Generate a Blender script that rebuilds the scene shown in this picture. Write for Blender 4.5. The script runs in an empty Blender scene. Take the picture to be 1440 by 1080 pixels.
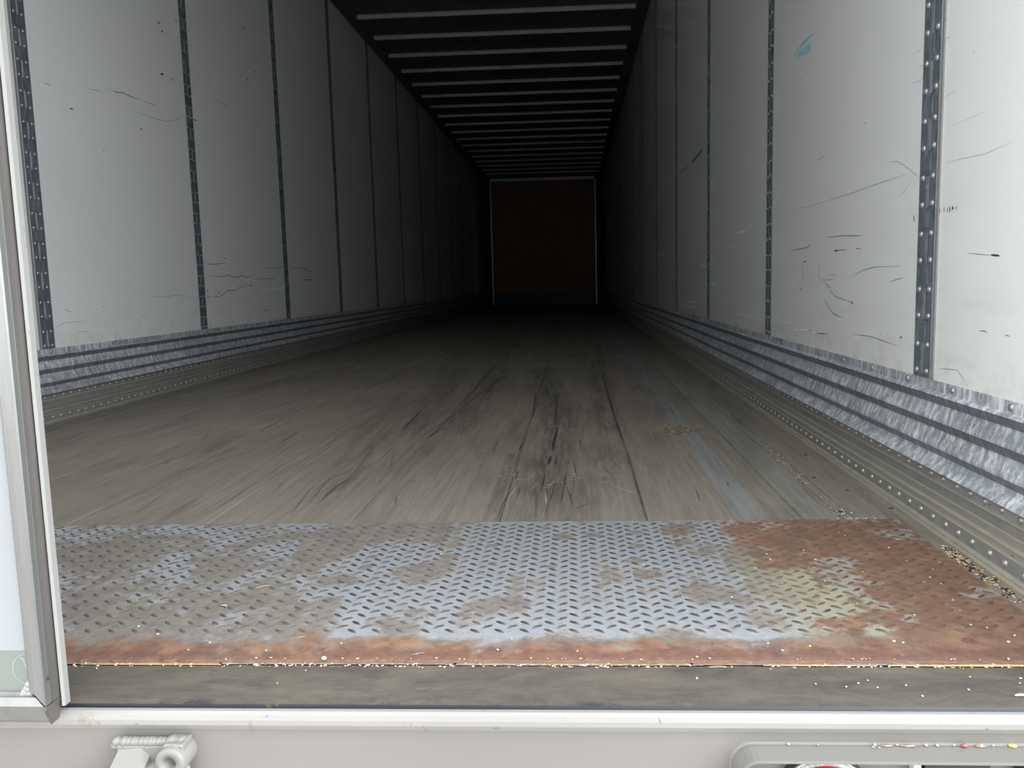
import bpy, math, random
import numpy as np
from mathutils import Vector, Matrix
random.seed(11)
rng = np.random.default_rng(5)
sc = bpy.context.scene
col = sc.collection

# ---------------------------------------------------------------- camera
CAM = Vector((0.6191, -0.805, 0.4621))
_yaw, _pit, _rol, FPX = -0.0516, 0.1155, -0.0230, 1110.88
PX, PY = 751.81, 527.23
cy, sy = math.cos(_yaw), math.sin(_yaw)
FW = Vector((sy*math.cos(_pit), cy*math.cos(_pit), -math.sin(_pit)))
_r = Vector((cy, -sy, 0)); _u = _r.cross(FW)
RT = math.cos(_rol)*_r + math.sin(_rol)*_u
UP = -math.sin(_rol)*_r + math.cos(_rol)*_u
cd = bpy.data.cameras.new('camera'); cam = bpy.data.objects.new('camera', cd); col.objects.link(cam)
cd.sensor_width = 36; cd.sensor_fit = 'HORIZONTAL'; cd.lens = FPX*36/1440
cd.shift_x = -(PX-720)/1440; cd.shift_y = -(540-PY)/1440
cd.clip_start = .02; cd.clip_end = 500
cam.matrix_world = Matrix(((RT.x, UP.x, -FW.x, CAM.x), (RT.y, UP.y, -FW.y, CAM.y), (RT.z, UP.z, -FW.z, CAM.z), (0, 0, 0, 1)))
sc.camera = cam
# ---------------------------------------------------------------- daylight
w = bpy.data.worlds.new('overcast_sky'); sc.world = w; w.use_nodes = True
nt = w.node_tree; bg = nt.nodes['Background']
def _wn(op, a, b=None, c=None):
    m = nt.nodes.new('ShaderNodeMath'); m.operation = op
    for i_, v in enumerate((a, b, c)):
        if v is None: continue
        if isinstance(v, (int, float)): m.inputs[i_].default_value = v
        else: nt.links.new(v, m.inputs[i_])
    return m.outputs[0]
# bright overcast sky, lighter to both sides of the yard and overhead than straight behind the trailer
tc = nt.nodes.new('ShaderNodeTexCoord'); sp = nt.nodes.new('ShaderNodeSeparateXYZ'); nt.links.new(tc.outputs['Generated'], sp.inputs[0])
SKY_BASE, SKY_LEFT, SKY_RIGHT, SKY_UP = .22, 1.15, 3.9, .9
side_ = _wn('ADD', _wn('MULTIPLY', _wn('POWER', _wn('MAXIMUM', sp.outputs['X'], 0.0), 2.0), SKY_RIGHT), _wn('MULTIPLY', _wn('POWER', _wn('MAXIMUM', _wn('MULTIPLY', sp.outputs['X'], -1.0), 0.0), 2.0), SKY_LEFT))
up_ = _wn('MAXIMUM', sp.outputs['Z'], 0.0)
st_ = _wn('ADD', _wn('ADD', side_, SKY_BASE), _wn('MULTIPLY', up_, SKY_UP))
nt.links.new(st_, bg.inputs[1]); bg.inputs[0].default_value = (.93, .97, 1.0, 1)
pl = bpy.data.lights.new('doorway_portal', 'AREA'); pl.shape = 'RECTANGLE'; pl.size = 1.32; pl.size_y = 2.8
pl.cycles.is_portal = True
po = bpy.data.objects.new('doorway_portal', pl); col.objects.link(po); po.location = (.67, -.06, 1.36); po.rotation_euler = (math.radians(90), 0, 0)
PORTAL = po
sc.view_settings.view_transform = 'Standard'; sc.view_settings.look = 'None'
sc.view_settings.gamma = 1; sc.view_settings.use_curve_mapping = False
sc.view_settings.exposure = 2.05
sc.cycles.max_bounces = 14; sc.cycles.diffuse_bounces = 8; sc.cycles.glossy_bounces = 6
sc.cycles.use_denoising = True
sc.cycles.sample_clamp_indirect = 6

# ---------------------------------------------------------------- helpers
def ray(px, py): return FW + RT*((px-PX)/FPX) - UP*((py-PY)/FPX)
def onz(px, py, z=0.0): d = ray(px, py); return CAM + d*((z-CAM.z)/d.z)
def onx(px, py, x): d = ray(px, py); return CAM + d*((x-CAM.x)/d.x)
def ony(px, py, y): d = ray(px, py); return CAM + d*((y-CAM.y)/d.y)
W2, HT, LEN = 1.2907, 2.76, 16.18

class MB:
    def __init__(s): s.v = []; s.f = []; s.m = []; s.sm = []
    def add(s, vs, fs, mi=0, smooth=False):
        b = len(s.v); s.v += [tuple(v) for v in vs]
        for f in fs: s.f.append(tuple(b+i for i in f)); s.m.append(mi); s.sm.append(smooth)
        return s
    def box(s, a, b, mi=0):
        x0, y0, z0 = a; x1, y1, z1 = b
        return s.add([(x0,y0,z0),(x1,y0,z0),(x1,y1,z0),(x0,y1,z0),(x0,y0,z1),(x1,y0,z1),(x1,y1,z1),(x0,y1,z1)],
                     [(0,3,2,1),(4,5,6,7),(0,1,5,4),(1,2,6,5),(2,3,7,6),(3,0,4,7)], mi)
    def bbox(s, a, b, r, mi=0):      # chamfered box
        x0, y0, z0 = a; x1, y1, z1 = b; cs = []
        for z, i in ((z0, r), (z0+r, 0), (z1-r, 0), (z1, r)):
            cs.append([(x0+i+r*(i==0)*.7, y0+i, z), (x1-i-r*(i==0)*.7, y0+i, z), (x1-i, y0+i+r*(i==0)*.7, z), (x1-i, y1-i-r*(i==0)*.7, z),
                       (x1-i-r*(i==0)*.7, y1-i, z), (x0+i+r*(i==0)*.7, y1-i, z), (x0+i, y1-i-r*(i==0)*.7, z), (x0+i, y0+i+r*(i==0)*.7, z)])
        vs = sum(cs, []); fs = [tuple(range(7, -1, -1)), tuple(range(24, 32))]
        for k in range(3):
            for j in range(8): fs.append((k*8+j, k*8+(j+1) % 8, k*8+8+(j+1) % 8, k*8+8+j))
        return s.add(vs, fs, mi)
    def dome(s, c, n, r, h, seg=12, rings=3, mi=0):   # rivet head at c facing n
        n = Vector(n).normalized(); a = n.orthogonal().normalized(); b = n.cross(a); vs = []; c = Vector(c)
        for k in range(rings+1):
            t = k/rings*math.pi/2
            if k == rings: vs.append(c+n*h); break
            for j in range(seg):
                q = 2*math.pi*j/seg; vs.append(c+(a*math.cos(q)+b*math.sin(q))*r*math.cos(t)+n*h*math.sin(t))
        fs = []
        for k in range(rings-1):
            for j in range(seg): fs.append((k*seg+j, k*seg+(j+1) % seg, (k+1)*seg+(j+1) % seg, (k+1)*seg+j))
        for j in range(seg): fs.append(((rings-1)*seg+j, (rings-1)*seg+(j+1) % seg, rings*seg))
        return s.add(vs, fs, mi, True)
    def sweep(s, prof, axis, a, b, mi=0, close=False, n=1, cap=True):
        # prof list of 2-D points; axis 'y': (x,z), 'x': (y,z), 'z': (x,y)
        def P(p, t): return {'y': (p[0], t, p[1]), 'x': (t, p[0], p[1]), 'z': (p[0], p[1], t)}[axis]
        vs = [P(p, a+(b-a)*k/n) for k in range(n+1) for p in prof]; m = len(prof); fs = []
        for k in range(n):
            for i in range(m if close else m-1):
                j = (i+1) % m; fs.append((k*m+i, k*m+j, (k+1)*m+j, (k+1)*m+i))
        if close and cap: fs += [tuple(range(m-1, -1, -1)), tuple(range(n*m, n*m+m))]
        return s.add(vs, fs, mi)
    def build(s, name, mats, parent=None, loc=None, fixn=True, **kw):
        me = bpy.data.meshes.new(name); me.from_pydata(s.v, [], s.f)
        for m in (mats if isinstance(mats, (list, tuple)) else [mats]): me.materials.append(m)
        me.polygons.foreach_set('material_index', s.m); me.polygons.foreach_set('use_smooth', s.sm)
        if fixn:
            import bmesh
            bm = bmesh.new(); bm.from_mesh(me); bmesh.ops.recalc_face_normals(bm, faces=bm.faces); bm.to_mesh(me); bm.free()
        me.update()
        o = bpy.data.objects.new(name, me); col.objects.link(o)
        if loc is not None: o.location = loc
        if parent is not None: o.parent = parent
        for k, v in kw.items(): o[k] = v
        return o

def thing(name, label, cat, loc=(0, 0, 0), group=None):
    o = bpy.data.objects.new(name, None); col.objects.link(o); o.location = loc; o.empty_display_size = .1
    o['label'] = label; o['category'] = cat
    if group: o['group'] = group
    return o
def tag(o, label, cat, group=None):
    o['label'] = label; o['category'] = cat
    if group: o['group'] = group
    return o
def struct(o, label=None, cat=None):
    o['kind'] = 'structure'
    if label: o['label'] = label
    if cat: o['category'] = cat
    return o
def attr(o, name, vals):
    a = o.data.attributes.new(name, 'FLOAT', 'POINT'); a.data.foreach_set('value', np.asarray(vals, dtype=np.float32))

# ---------------------------------------------------------------- materials
class NM:
    def __init__(s, name, rough=.5, metal=0.0, spec=.5):
        s.mat = bpy.data.materials.new(name); s.mat.use_nodes = True; s.t = s.mat.node_tree; s.b = s.t.nodes['Principled BSDF']
        s.b.inputs['Roughness'].default_value = rough; s.b.inputs['Metallic'].default_value = metal
        s.b.inputs['Specular IOR Level'].default_value = spec
        s.tc = s.n('ShaderNodeTexCoord')
    def n(s, t, **kw):
        x = s.t.nodes.new(t)
        for k, v in kw.items(): setattr(x, k, v)
        return x
    def L(s, a, b): s.t.links.new(a, b)
    def pos(s, scale=(1, 1, 1), rot=(0, 0, 0)):
        m = s.n('ShaderNodeMapping'); m.inputs['Scale'].default_value = scale; m.inputs['Rotation'].default_value = rot
        s.L(s.tc.outputs['Object'], m.inputs[0]); return m.outputs[0]
    def noise(s, sc_, scale=(1, 1, 1), det=4, rough=.55, lo=0, hi=1, dist=0, rot=(0, 0, 0)):
        x = s.n('ShaderNodeTexNoise'); x.inputs['Scale'].default_value = sc_; x.inputs['Detail'].default_value = det
        x.inputs['Roughness'].default_value = rough; x.inputs['Distortion'].default_value = dist
        s.L(s.pos(scale, rot), x.inputs['Vector']); return s.rng(x.outputs['Fac'], lo, hi)
    def voro(s, sc_, scale=(1, 1, 1), out='Color', feature='F1'):
        x = s.n('ShaderNodeTexVoronoi'); x.feature = feature; x.inputs['Scale'].default_value = sc_
        s.L(s.pos(scale), x.inputs['Vector']); return x.outputs[out]
    def rng(s, v, lo, hi, a=0.0, b=1.0):
        if (lo, hi, a, b) == (0, 1, 0, 1): return v
        m = s.n('ShaderNodeMapRange'); s.L(v, m.inputs[0])
        for i, q in zip((1, 2, 3, 4), (lo, hi, a, b)): m.inputs[i].default_value = q
        return m.outputs[0]
    def math(s, op, a, b=None):
        m = s.n('ShaderNodeMath', operation=op)
        for i, v in enumerate((a, b)):
            if v is None: continue
            if isinstance(v, (int, float)): m.inputs[i].default_value = v
            else: s.L(v, m.inputs[i])
        m.use_clamp = op in ('MULTIPLY', 'ADD', 'SUBTRACT') ; return m.outputs[0]
    def mix(s, fac, a, b, mode='MIX'):
        m = s.n('ShaderNodeMix', data_type='RGBA', blend_type=mode)
        for i, v in ((0, fac), (6, a), (7, b)):
            if isinstance(v, (int, float)): m.inputs[i].default_value = v
            elif isinstance(v, tuple): m.inputs[i].default_value = (*v, 1)
            else: s.L(v, m.inputs[i])
        return m.outputs[2]
    def at(s, name):
        a = s.n('ShaderNodeAttribute'); a.attribute_name = name; return a.outputs['Fac']
    def sep(s):
        x = s.n('ShaderNodeSeparateXYZ'); s.L(s.tc.outputs['Object'], x.inputs[0]); return x.outputs
    def col(s, c): 
        if isinstance(c, tuple): s.b.inputs['Base Color'].default_value = (*c, 1)
        else: s.L(c, s.b.inputs['Base Color'])
        return s
    def set(s, k, v):
        if isinstance(v, (int, float)): s.b.inputs[k].default_value = v
        else: s.L(v, s.b.inputs[k])
        return s
    def bump(s, h, strength=.3, dist=.002):
        x = s.n('ShaderNodeBump'); x.inputs['Strength'].default_value = strength; x.inputs['Distance'].default_value = dist
        s.L(h, x.inputs['Height']); s.L(x.outputs[0], s.b.inputs['Normal']); return s

def mat_plain(name, c, rough=.5, metal=0, c2=None, sc_=30, spec=.5):
    m = NM(name, rough, metal, spec)
    c2 = c2 or tuple(q*.8 for q in c)
    m.col(m.mix(m.noise(sc_, lo=.3, hi=.7), c, c2)); return m.mat

def mat_wall():
    m = NM('white_wall_sheet', .2, 0, .5)
    c = m.mix(m.noise(1.3, (1, 1, 1), 5, lo=.3, hi=.75), (.82, .83, .815), (.77, .78, .77))
    z = m.sep()[2]
    low = m.math('MULTIPLY', m.rng(z, .75, .27), m.noise(5, (1, .5, 3), 6, .7, lo=.5, hi=.78))
    c = m.mix(m.math('MULTIPLY', low, .3), c, (.5, .49, .45))
    ru = m.math('MULTIPLY', m.rng(z, .34, .264), m.noise(14, (1, 1, 1.5), 5, .7, lo=.48, hi=.7))
    c = m.mix(m.math('MULTIPLY', ru, .45), c, (.50, .40, .22))
    # fine fore-and-aft scratches
    s1 = m.noise(10, (1, .8, 26), 4, .7, lo=.68, hi=.76, dist=.6)
    s1 = m.math('MULTIPLY', m.math('MULTIPLY', s1, m.rng(z, 1.4, .5)), .35)
    c = m.mix(s1, c, (.42, .42, .41))
    m.col(c); m.set('Roughness', m.noise(3, lo=0, hi=1)); m.set('Roughness', m.rng(m.noise(2, det=5), .2, .8, .13, .20))
    return m.mat
WALL = mat_wall()

def mat_galv(name, base=(.27, .30, .33), lt=(.55, .58, .61), streak=0.6, dirt=.3, metal=.75):
    m = NM(name, .42, metal, .5)
    v = m.voro(55, (1, 1, .7)); g = m.n('ShaderNodeRGBToBW'); m.L(v, g.inputs[0])
    c = m.mix(m.rng(g.outputs[0], .25, .75), base, tuple(q*1.3 for q in base))
    st = m.noise(60, (1, 1.3, .22), 6, .75, lo=.46, hi=.66)
    c = m.mix(m.math('MULTIPLY', st, streak), c, lt)
    c = m.mix(m.math('MULTIPLY', m.noise(90, (1, 1, .6), 3, .7, lo=.6, hi=.75), .7*streak), c, tuple(min(1, q*1.4) for q in lt))
    c = m.mix(m.math('MULTIPLY', m.noise(3, (1, .35, 2), 6, .7, lo=.5, hi=.68), dirt), c, (.05, .055, .065))
    m.col(c); m.set('Roughness', m.rng(g.outputs[0], 0, 1, .32, .55)); m.bump(g.outputs[0], .08, .001); return m.mat
GALV = mat_galv('galvanised_scuff_liner', (.27, .29, .32), (.85, .85, .86), .95, .36, .12)
GALVD = mat_galv('dark_galvanised_band', (.15, .175, .205), (.40, .42, .45), .7, .4, .4)  # darker bands on the down-sloping faces of the liner ribs
POST = mat_galv('galvanised_post', (.13, .155, .175), (.34, .37, .40), .45, .35, .35)
SLOTB = mat_plain('pale_slot_backing', (.42, .41, .40), .6)
RIV = mat_plain('rivet_zinc', (.34, .36, .38), .35, .6)
RIVA = mat_plain('rivet_aluminium', (.40, .38, .33), .4, .5)
def mat_rail():
    m = NM('dusty_aluminium_rail', .55, .2, .4)
    c = m.mix(m.noise(25, (1, .25, 1), 6, .7, lo=.35, hi=.7), (.31, .30, .27), (.23, .23, .22))
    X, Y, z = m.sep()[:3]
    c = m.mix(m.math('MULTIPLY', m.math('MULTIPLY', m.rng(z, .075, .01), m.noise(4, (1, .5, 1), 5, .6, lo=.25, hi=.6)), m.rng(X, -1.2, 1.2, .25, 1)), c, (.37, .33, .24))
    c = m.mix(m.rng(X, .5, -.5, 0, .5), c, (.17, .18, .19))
    c = m.mix(m.math('MULTIPLY', m.noise(70, (1, .5, 1), 3, .7, lo=.66, hi=.72), .8), c, (.07, .06, .05))
    m.col(c); return m.mat
RAIL = mat_rail(); RAILL = mat_plain('bright_rail_edge', (.42, .40, .34), .5, .2); RAILD = mat_plain('grey_rail_face', (.20, .20, .195), .6, .2, c2=(.26, .25, .22))  # lighter step lips and greyer bands give the rail steps contrast

def mat_floor():
    m = NM('worn_hardwood_floor', .6, 0, .35)
    tint = m.at('tint'); X, Y, Z = m.sep()[:3]
    c = m.mix(m.noise(1.6, (1.3, .5, 1), 6, .65, lo=.3, hi=.72), (.305, .268, .220), (.225, .198, .163))
    c = m.mix(m.math('MULTIPLY', m.rng(tint, .3, .6), .9), c, (.275, .265, .228))     # grey-green side boards
    c = m.mix(m.math('MULTIPLY', m.rng(tint, .7, 1.0), .8), c, (.25, .265, .27))     # bluish strip
    gr = m.noise(9, (9, .35, 1), 7, .72, lo=.42, hi=.72)
    c = m.mix(m.math('MULTIPLY', gr, .55), c, (.10, .09, .08))
    wear = m.noise(3.2, (1.6, .35, 1), 6, .7, lo=.52, hi=.72, dist=.4)
    c = m.mix(m.math('MULTIPLY', wear, .55), c, (.075, .07, .066))
    dk = m.at('dark'); dn = m.noise(8, (6, .5, 1), 7, .75, lo=.36, hi=.62)
    c = m.mix(m.math('MULTIPLY', m.math('MULTIPLY', dk, dn), .7), c, (.035, .031, .028))
    lt = m.noise(6, (3, .4, 1), 6, .7, lo=.62, hi=.8)
    c = m.mix(m.math('MULTIPLY', lt, .3), c, (.36, .322, .268))
    m.col(c); m.set('Roughness', m.rng(m.noise(5, (4, .5, 1), 6), .3, .7, .42, .68))
    m.bump(m.noise(20, (8, .4, 1), 6, .7), .25, .0015); return m.mat
FLOOR = mat_floor()

def mat_plate(name, lug):
    m = NM(name, .42, .25, .5)
    du, ru, re = m.at('dust'), m.at('rust'), m.at('red')
    n1 = m.noise(26, (1, 1, 1), 7, .72, lo=.30, hi=.70); n2 = m.noise(9, (1, .8, 1), 6, .7, lo=.30, hi=.70)
    n3 = m.noise(60, (1, 1, 1), 6, .75, lo=.3, hi=.7)
    if lug: c = m.mix(n3, (.035, .03, .028), (.11, .095, .085))
    else: c = m.mix(n3, (.44, .462, .495), (.34, .358, .385))
    def thr(a, n, w=.35, k=.9):      # a + (n-.5)*k against .5
        s_ = m.math('SUBTRACT', n, .5); s_.node.use_clamp = False
        s_ = m.math('MULTIPLY', s_, k*1.25); s_.node.use_clamp = False
        s_ = m.math('ADD', a, s_); s_.node.use_clamp = False
        return m.rng(s_, .5-w/2, .5+w/2)
    dmask = thr(du, n2)
    c = m.mix(m.math('MULTIPLY', dmask, .9), c, m.mix(n1, (.215, .190, .158), (.125, .108, .092)) if not lug else m.mix(n1, (.15, .128, .105), (.08, .068, .056)))
    rmask = thr(ru, n2)
    rc = m.mix(n1, (.25, .135, .085), (.135, .08, .056))
    rc = m.mix(m.math('MULTIPLY', m.noise(16, det=5, lo=.5, hi=.7), .6), rc, (.30, .20, .115) if not lug else (.17, .10, .07))
    if lug: rc = m.mix(.55, rc, (.07, .04, .03))
    c = m.mix(rmask, c, rc)
    ye = m.rng(m.math('ABSOLUTE', m.math('SUBTRACT', thr(ru, n2, .9), .35), None), .25, .05)
    if not lug: c = m.mix(m.math('MULTIPLY', m.math('MULTIPLY', ye, m.at('yel')), .5), c, (.42, .38, .20))
    c = m.mix(m.math('MULTIPLY', m.noise(45, (1, 1, 1), 6, .8, lo=.50, hi=.66), m.rng(m.math('ADD', rmask, dmask), 0, 1, 0, .55)), c, (.09, .065, .05))
    c = m.mix(m.math('MULTIPLY', thr(re, n1), .9), c, m.mix(n3, (.20, .095, .062), (.085, .05, .04)))
    m.col(c)
    dirt = m.math('ADD', dmask, rmask)
    m.set('Roughness', m.rng(dirt, 0, 1, .38, .85)); m.set('Metallic', m.rng(dirt, 0, 1, .3, 0))
    m.bump(n3, .35, .0012); return m.mat
PLATE, LUG = mat_plate('worn_tread_plate', False), mat_plate('tread_plate_lug', True)

def mat_sill():
    m = NM('worn_threshold', .5, .15, .45)
    X, Y, Z = m.sep()[:3]
    n = m.noise(7, (1, 2.2, 1), 7, .7, lo=.35, hi=.68, dist=.5)
    c = m.mix(n, (.138, .119, .094), (.062, .058, .052))
    c = m.mix(m.math('MULTIPLY', m.noise(16, (.6, 1.5, 1), 6, .7, lo=.5, hi=.72), .8), c, (.04, .04, .042))
    lt = m.math('MULTIPLY', m.noise(38, (.5, 1.6, 1), 6, .75, lo=.62, hi=.74), m.rng(X, .75, .3))
    c = m.mix(m.math('MULTIPLY', lt, .7), c, (.25, .25, .25))
    rim = m.math('MULTIPLY', m.rng(Y, .036, .020), m.noise(9, (1, 1, 1), 6, .75, lo=.50, hi=.60))
    c = m.mix(m.math('MULTIPLY', rim, m.rng(X, 1.0, .8)), c, (.035, .037, .045))
    c = m.mix(m.rng(Y, .0175, .0160), c, m.mix(m.rng(X, .5, 1.0), (.028, .031, .04), (.10, .11, .125)))
    og = m.math('MULTIPLY', m.rng(Y, .035, .018), m.noise(6, (1, 2, 1), 5, .7, lo=.60, hi=.66))
    c = m.mix(m.math('MULTIPLY', og, .9), c, (.26, .15, .07))
    m.col(c); m.set('Roughness', m.rng(n, 0, 1, .6, .75)); m.bump(m.noise(60, (1, 1, 1), 5), .2, .001); return m.mat
SILL = mat_sill()
def mat_paint(name, c, stain=.5, rough=.35):
    m = NM(name, rough, 0, .5)
    k = m.mix(m.noise(3, det=6, lo=.3, hi=.75), c, tuple(q*.88 for q in c))
    k = m.mix(m.math('MULTIPLY', m.noise(22, (1, 1, .5), 7, .75, lo=.60, hi=.68), stain), k, (c[0]*.75, c[1]*.55, c[2]*.38))
    k = m.mix(m.math('MULTIPLY', m.noise(75, det=3, lo=.70, hi=.74), .7), k, (.12, .10, .09))
    m.col(k); return m.mat
HEAD = mat_paint('white_rear_frame_paint', (.172, .160, .150), .12)
NOSE = mat_paint('worn_white_nosing', (.235, .226, .214), 1.0, .35)
BOXP = mat_paint('dusty_light_box_paint', (.155, .149, .139), .25)
DOORP = mat_paint('white_door_panel', (.25, .26, .27), .0)
def mat_alu(name, c, metal=.6, rough=.38):
    m = NM(name, rough, metal, .5)
    k = m.mix(m.noise(14, (1, 1, .12), 6, .7, lo=.35, hi=.7), c, tuple(q*.72 for q in c))
    k = m.mix(m.math('MULTIPLY', m.noise(35, (1, 1, .4), 6, .75, lo=.62, hi=.72), .5), k, (.20, .17, .15))
    m.col(k); m.bump(m.noise(40, (1, 1, .1)), .1, .001); return m.mat
ALU = mat_alu('weathered_aluminium', (.26, .256, .25)); ALU2 = mat_alu('greenish_aluminium', (.155, .163, .157)); ALU3 = mat_alu('pinkish_grey_aluminium', (.165, .152, .144))
SEAL = mat_paint('white_door_seal', (.26, .256, .248), .1, .5)
BLACKM = mat_plain('black_plastic', (.02, .022, .026), .45)
DARK = mat_plain('dark_gap', (.02, .018, .016), .8)
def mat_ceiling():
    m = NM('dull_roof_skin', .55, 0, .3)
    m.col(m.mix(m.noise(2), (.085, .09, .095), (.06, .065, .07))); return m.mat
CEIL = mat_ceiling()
BOW = mat_plain('galvanised_roof_bow', (.50, .51, .51), .5, .2, sc_=8)
BOWD = mat_plain('dark_roof_rail', (.07, .075, .08), .6)
def mat_ply():
    m = NM('brown_plywood', .5, 0, .4)
    m.col(m.mix(m.noise(4, (1, 1, 9), 6, .6, lo=.35, hi=.7), (.30, .155, .085), (.20, .10, .055))); return m.mat
PLY = mat_ply()
BLUE = mat_plain('dark_blue_kick_plate', (.045, .07, .14), .5, .2, sc_=6)
WHT = mat_plain('white_trim', (.7, .72, .74), .35, .2)
def mat_ground():
    m = NM('concrete_yard', .85, 0, .2)
    m.col(m.mix(m.noise(1.2, det=8), (.34, .32, .30), (.26, .25, .235))); return m.mat
GROUND = mat_ground()
GRN = [mat_plain('pale_grain', (.55, .46, .28), .5), mat_plain('husk_grain', (.45, .29, .14), .6), mat_plain('white_grain', (.50, .46, .38), .5), mat_plain('dark_seed', (.05, .035, .03), .6)]
STRAW = mat_plain('golden_straw', (.50, .35, .15), .5, c2=(.40, .25, .10))
CHIP = mat_plain('brown_bark_chip', (.07, .05, .035), .8, c2=(.42, .34, .24), sc_=170)

def mat_mark(name, c, cover=.5, rough=.6, sc_=120, scale=(1, 1, 1)):
    m = NM(name, rough, 0, .3); m.col(c)
    m.set('Alpha', m.noise(sc_, scale, 5, .7, lo=.62-cover*.45, hi=.72-cover*.35)); return m.mat
M_BLACK = mat_mark('black_scuff', (.05, .05, .055), .8); M_GREY = mat_mark('grey_scuff', (.33, .33, .335), .65)
M_LITE = mat_mark('pale_scrape', (.88, .88, .86), .6); M_BLUE = mat_mark('blue_scuff', (.30, .62, .70), .62, sc_=70, scale=(1, 1, 1)); M_BLUE2 = mat_mark('deep_blue_scuff', (.06, .26, .42), .8)
M_YEL = mat_mark('yellow_scuff', (.70, .58, .25), .6); M_DFL = mat_mark('dark_floor_scuff', (.055, .05, .045), .65, sc_=60, scale=(2, .3, 1)); M_LFL = mat_mark('pale_floor_scrape', (.70, .68, .64), .85)
M_GFL = mat_mark('grey_floor_scuff', (.11, .10, .09), .6, sc_=60, scale=(2, .3, 1))

# ---------------------------------------------------------------- ground and shell
g = MB().add([(-30, -30, -1.32), (30, -30, -1.32), (30, 30, -1.32), (-30, 30, -1.32)], [(0, 1, 2, 3)]).build('ground', GROUND); struct(g)

POSTY = [.748+1.2192*k for k in range(13)]     # rows of slotted posts
def wall(side):
    s = 1 if side == 'right' else -1
    mb = MB(); edges = [0.0]+POSTY+[LEN]
    mb.box((s*(W2+.004), 0.0, -.02) if s > 0 else (-W2-.05, 0.0, -.02), (W2+.05, LEN+.05, HT+.1) if s > 0 else (-W2-.004, LEN+.05, HT+.1))
    ys = [0.03]
    for p in POSTY: ys += [p-.030, p+.030]
    ys.append(LEN-.002)
    for k in range(0, len(ys), 2):
        a, b = ys[k], ys[k+1]; e = .0015; x0, x1 = s*(W2+.004), s*W2
        vs = [(x0, a, .0), (x0, b, .0), (x0, b, HT), (x0, a, HT), (x1, a+e, .001), (x1, b-e, .001), (x1, b-e, HT-.001), (x1, a+e, HT-.001)]
        mb.add(vs, [(4, 5, 6, 7), (0, 1, 5, 4), (1, 2, 6, 5), (2, 3, 7, 6), (3, 0, 4, 7)])
    return struct(mb.build('wall_'+side, WALL))
WR, WL = wall('right'), wall('left')
fw = MB().box((-W2-.05, LEN+.012, -.05), (W2+.05, LEN+.06, HT+.1)).build('wall_front', BOWD); struct(fw)
MB().box((-1.09, LEN-.004, .26), (1.09, LEN+.012, 2.60)).build('plywood_lining', PLY, fw)
MB().box((-1.09, LEN-.008, .0), (1.09, LEN+.012, .26)).build('kick_plate', BLUE, fw)
mbt = MB().box((-1.10, LEN-.03, 2.61), (1.08, LEN+.012, 2.665)); mbt.box((-1.08, LEN-.045, 2.63), (1.05, LEN-.03, 2.645)); mbt.build('top_rail', WHT, fw)
for s in (-1, 1):
    MB().sweep([(s*1.09, LEN+.01), (s*1.09, LEN-.02), (s*1.115, LEN-.02), (s*1.125, LEN+.01)], 'z', .0, 2.61, close=True).build('corner_trim', WHT, fw)
    MB().sweep([(s*1.125, LEN+.012), (s*1.125, LEN-.01), (s*W2, LEN-.16), (s*W2, LEN+.012)], 'z', 0, HT, close=True).build('corner_post', BOWD, fw)
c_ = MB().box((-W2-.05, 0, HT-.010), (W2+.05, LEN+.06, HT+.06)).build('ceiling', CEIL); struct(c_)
for s, nm in ((-1, 'left'), (1, 'right')):
    o = MB().sweep([(s*W2, HT-.010), (s*(W2-.018), HT-.022), (s*(W2-.11), HT-.032), (s*(W2-.118), HT-.0095), (s*W2, HT-.006)], 'y', .02, LEN, close=True).build('roof_rail', BOWD)
    struct(o, 'dark roof rail along the top of the %s wall' % nm, 'rail')

# roof bows ------------------------------------------------------
ORD = ['nearest', 'second nearest', 'third nearest', 'fourth nearest', 'fifth nearest', 'sixth nearest', 'seventh nearest', 'eighth nearest']
def bow_mesh():
    z1 = HT-.010; xa = W2-.116
    mb = MB(); pr = [(-.028, z1-.002), (-.014, z1-.006), (-.012, HT-.040), (.012, HT-.040), (.014, z1-.006), (.028, z1-.002), (.028, z1), (-.028, z1)]
    mb.sweep(pr, 'x', -xa, xa, close=True, n=1); return mb
bow0 = bow_mesh().build('roof_bow', BOW, loc=(0, 6.125, 0))
for k in range(-9, 18):
    y = 6.125+.5754*k
    if y > LEN-.1: break
    o = bow0 if k == 0 else bow0.copy()
    if k: col.objects.link(o); o.location = (0, y, 0)
    if k < 0: tag(o, 'pale roof bow overhead near the doorway, above the frame of the photo', 'roof bow', 'roof bows over the doorway end')
    elif k < 8: tag(o, 'thin pale roof bow crossing the dark ceiling, %s of those in view' % ORD[k], 'roof bow', 'roof bows crossing the ceiling')
    else: tag(o, 'dim roof bow deep in the dark far half of the ceiling', 'roof bow', 'roof bows in the dark far end')

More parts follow.
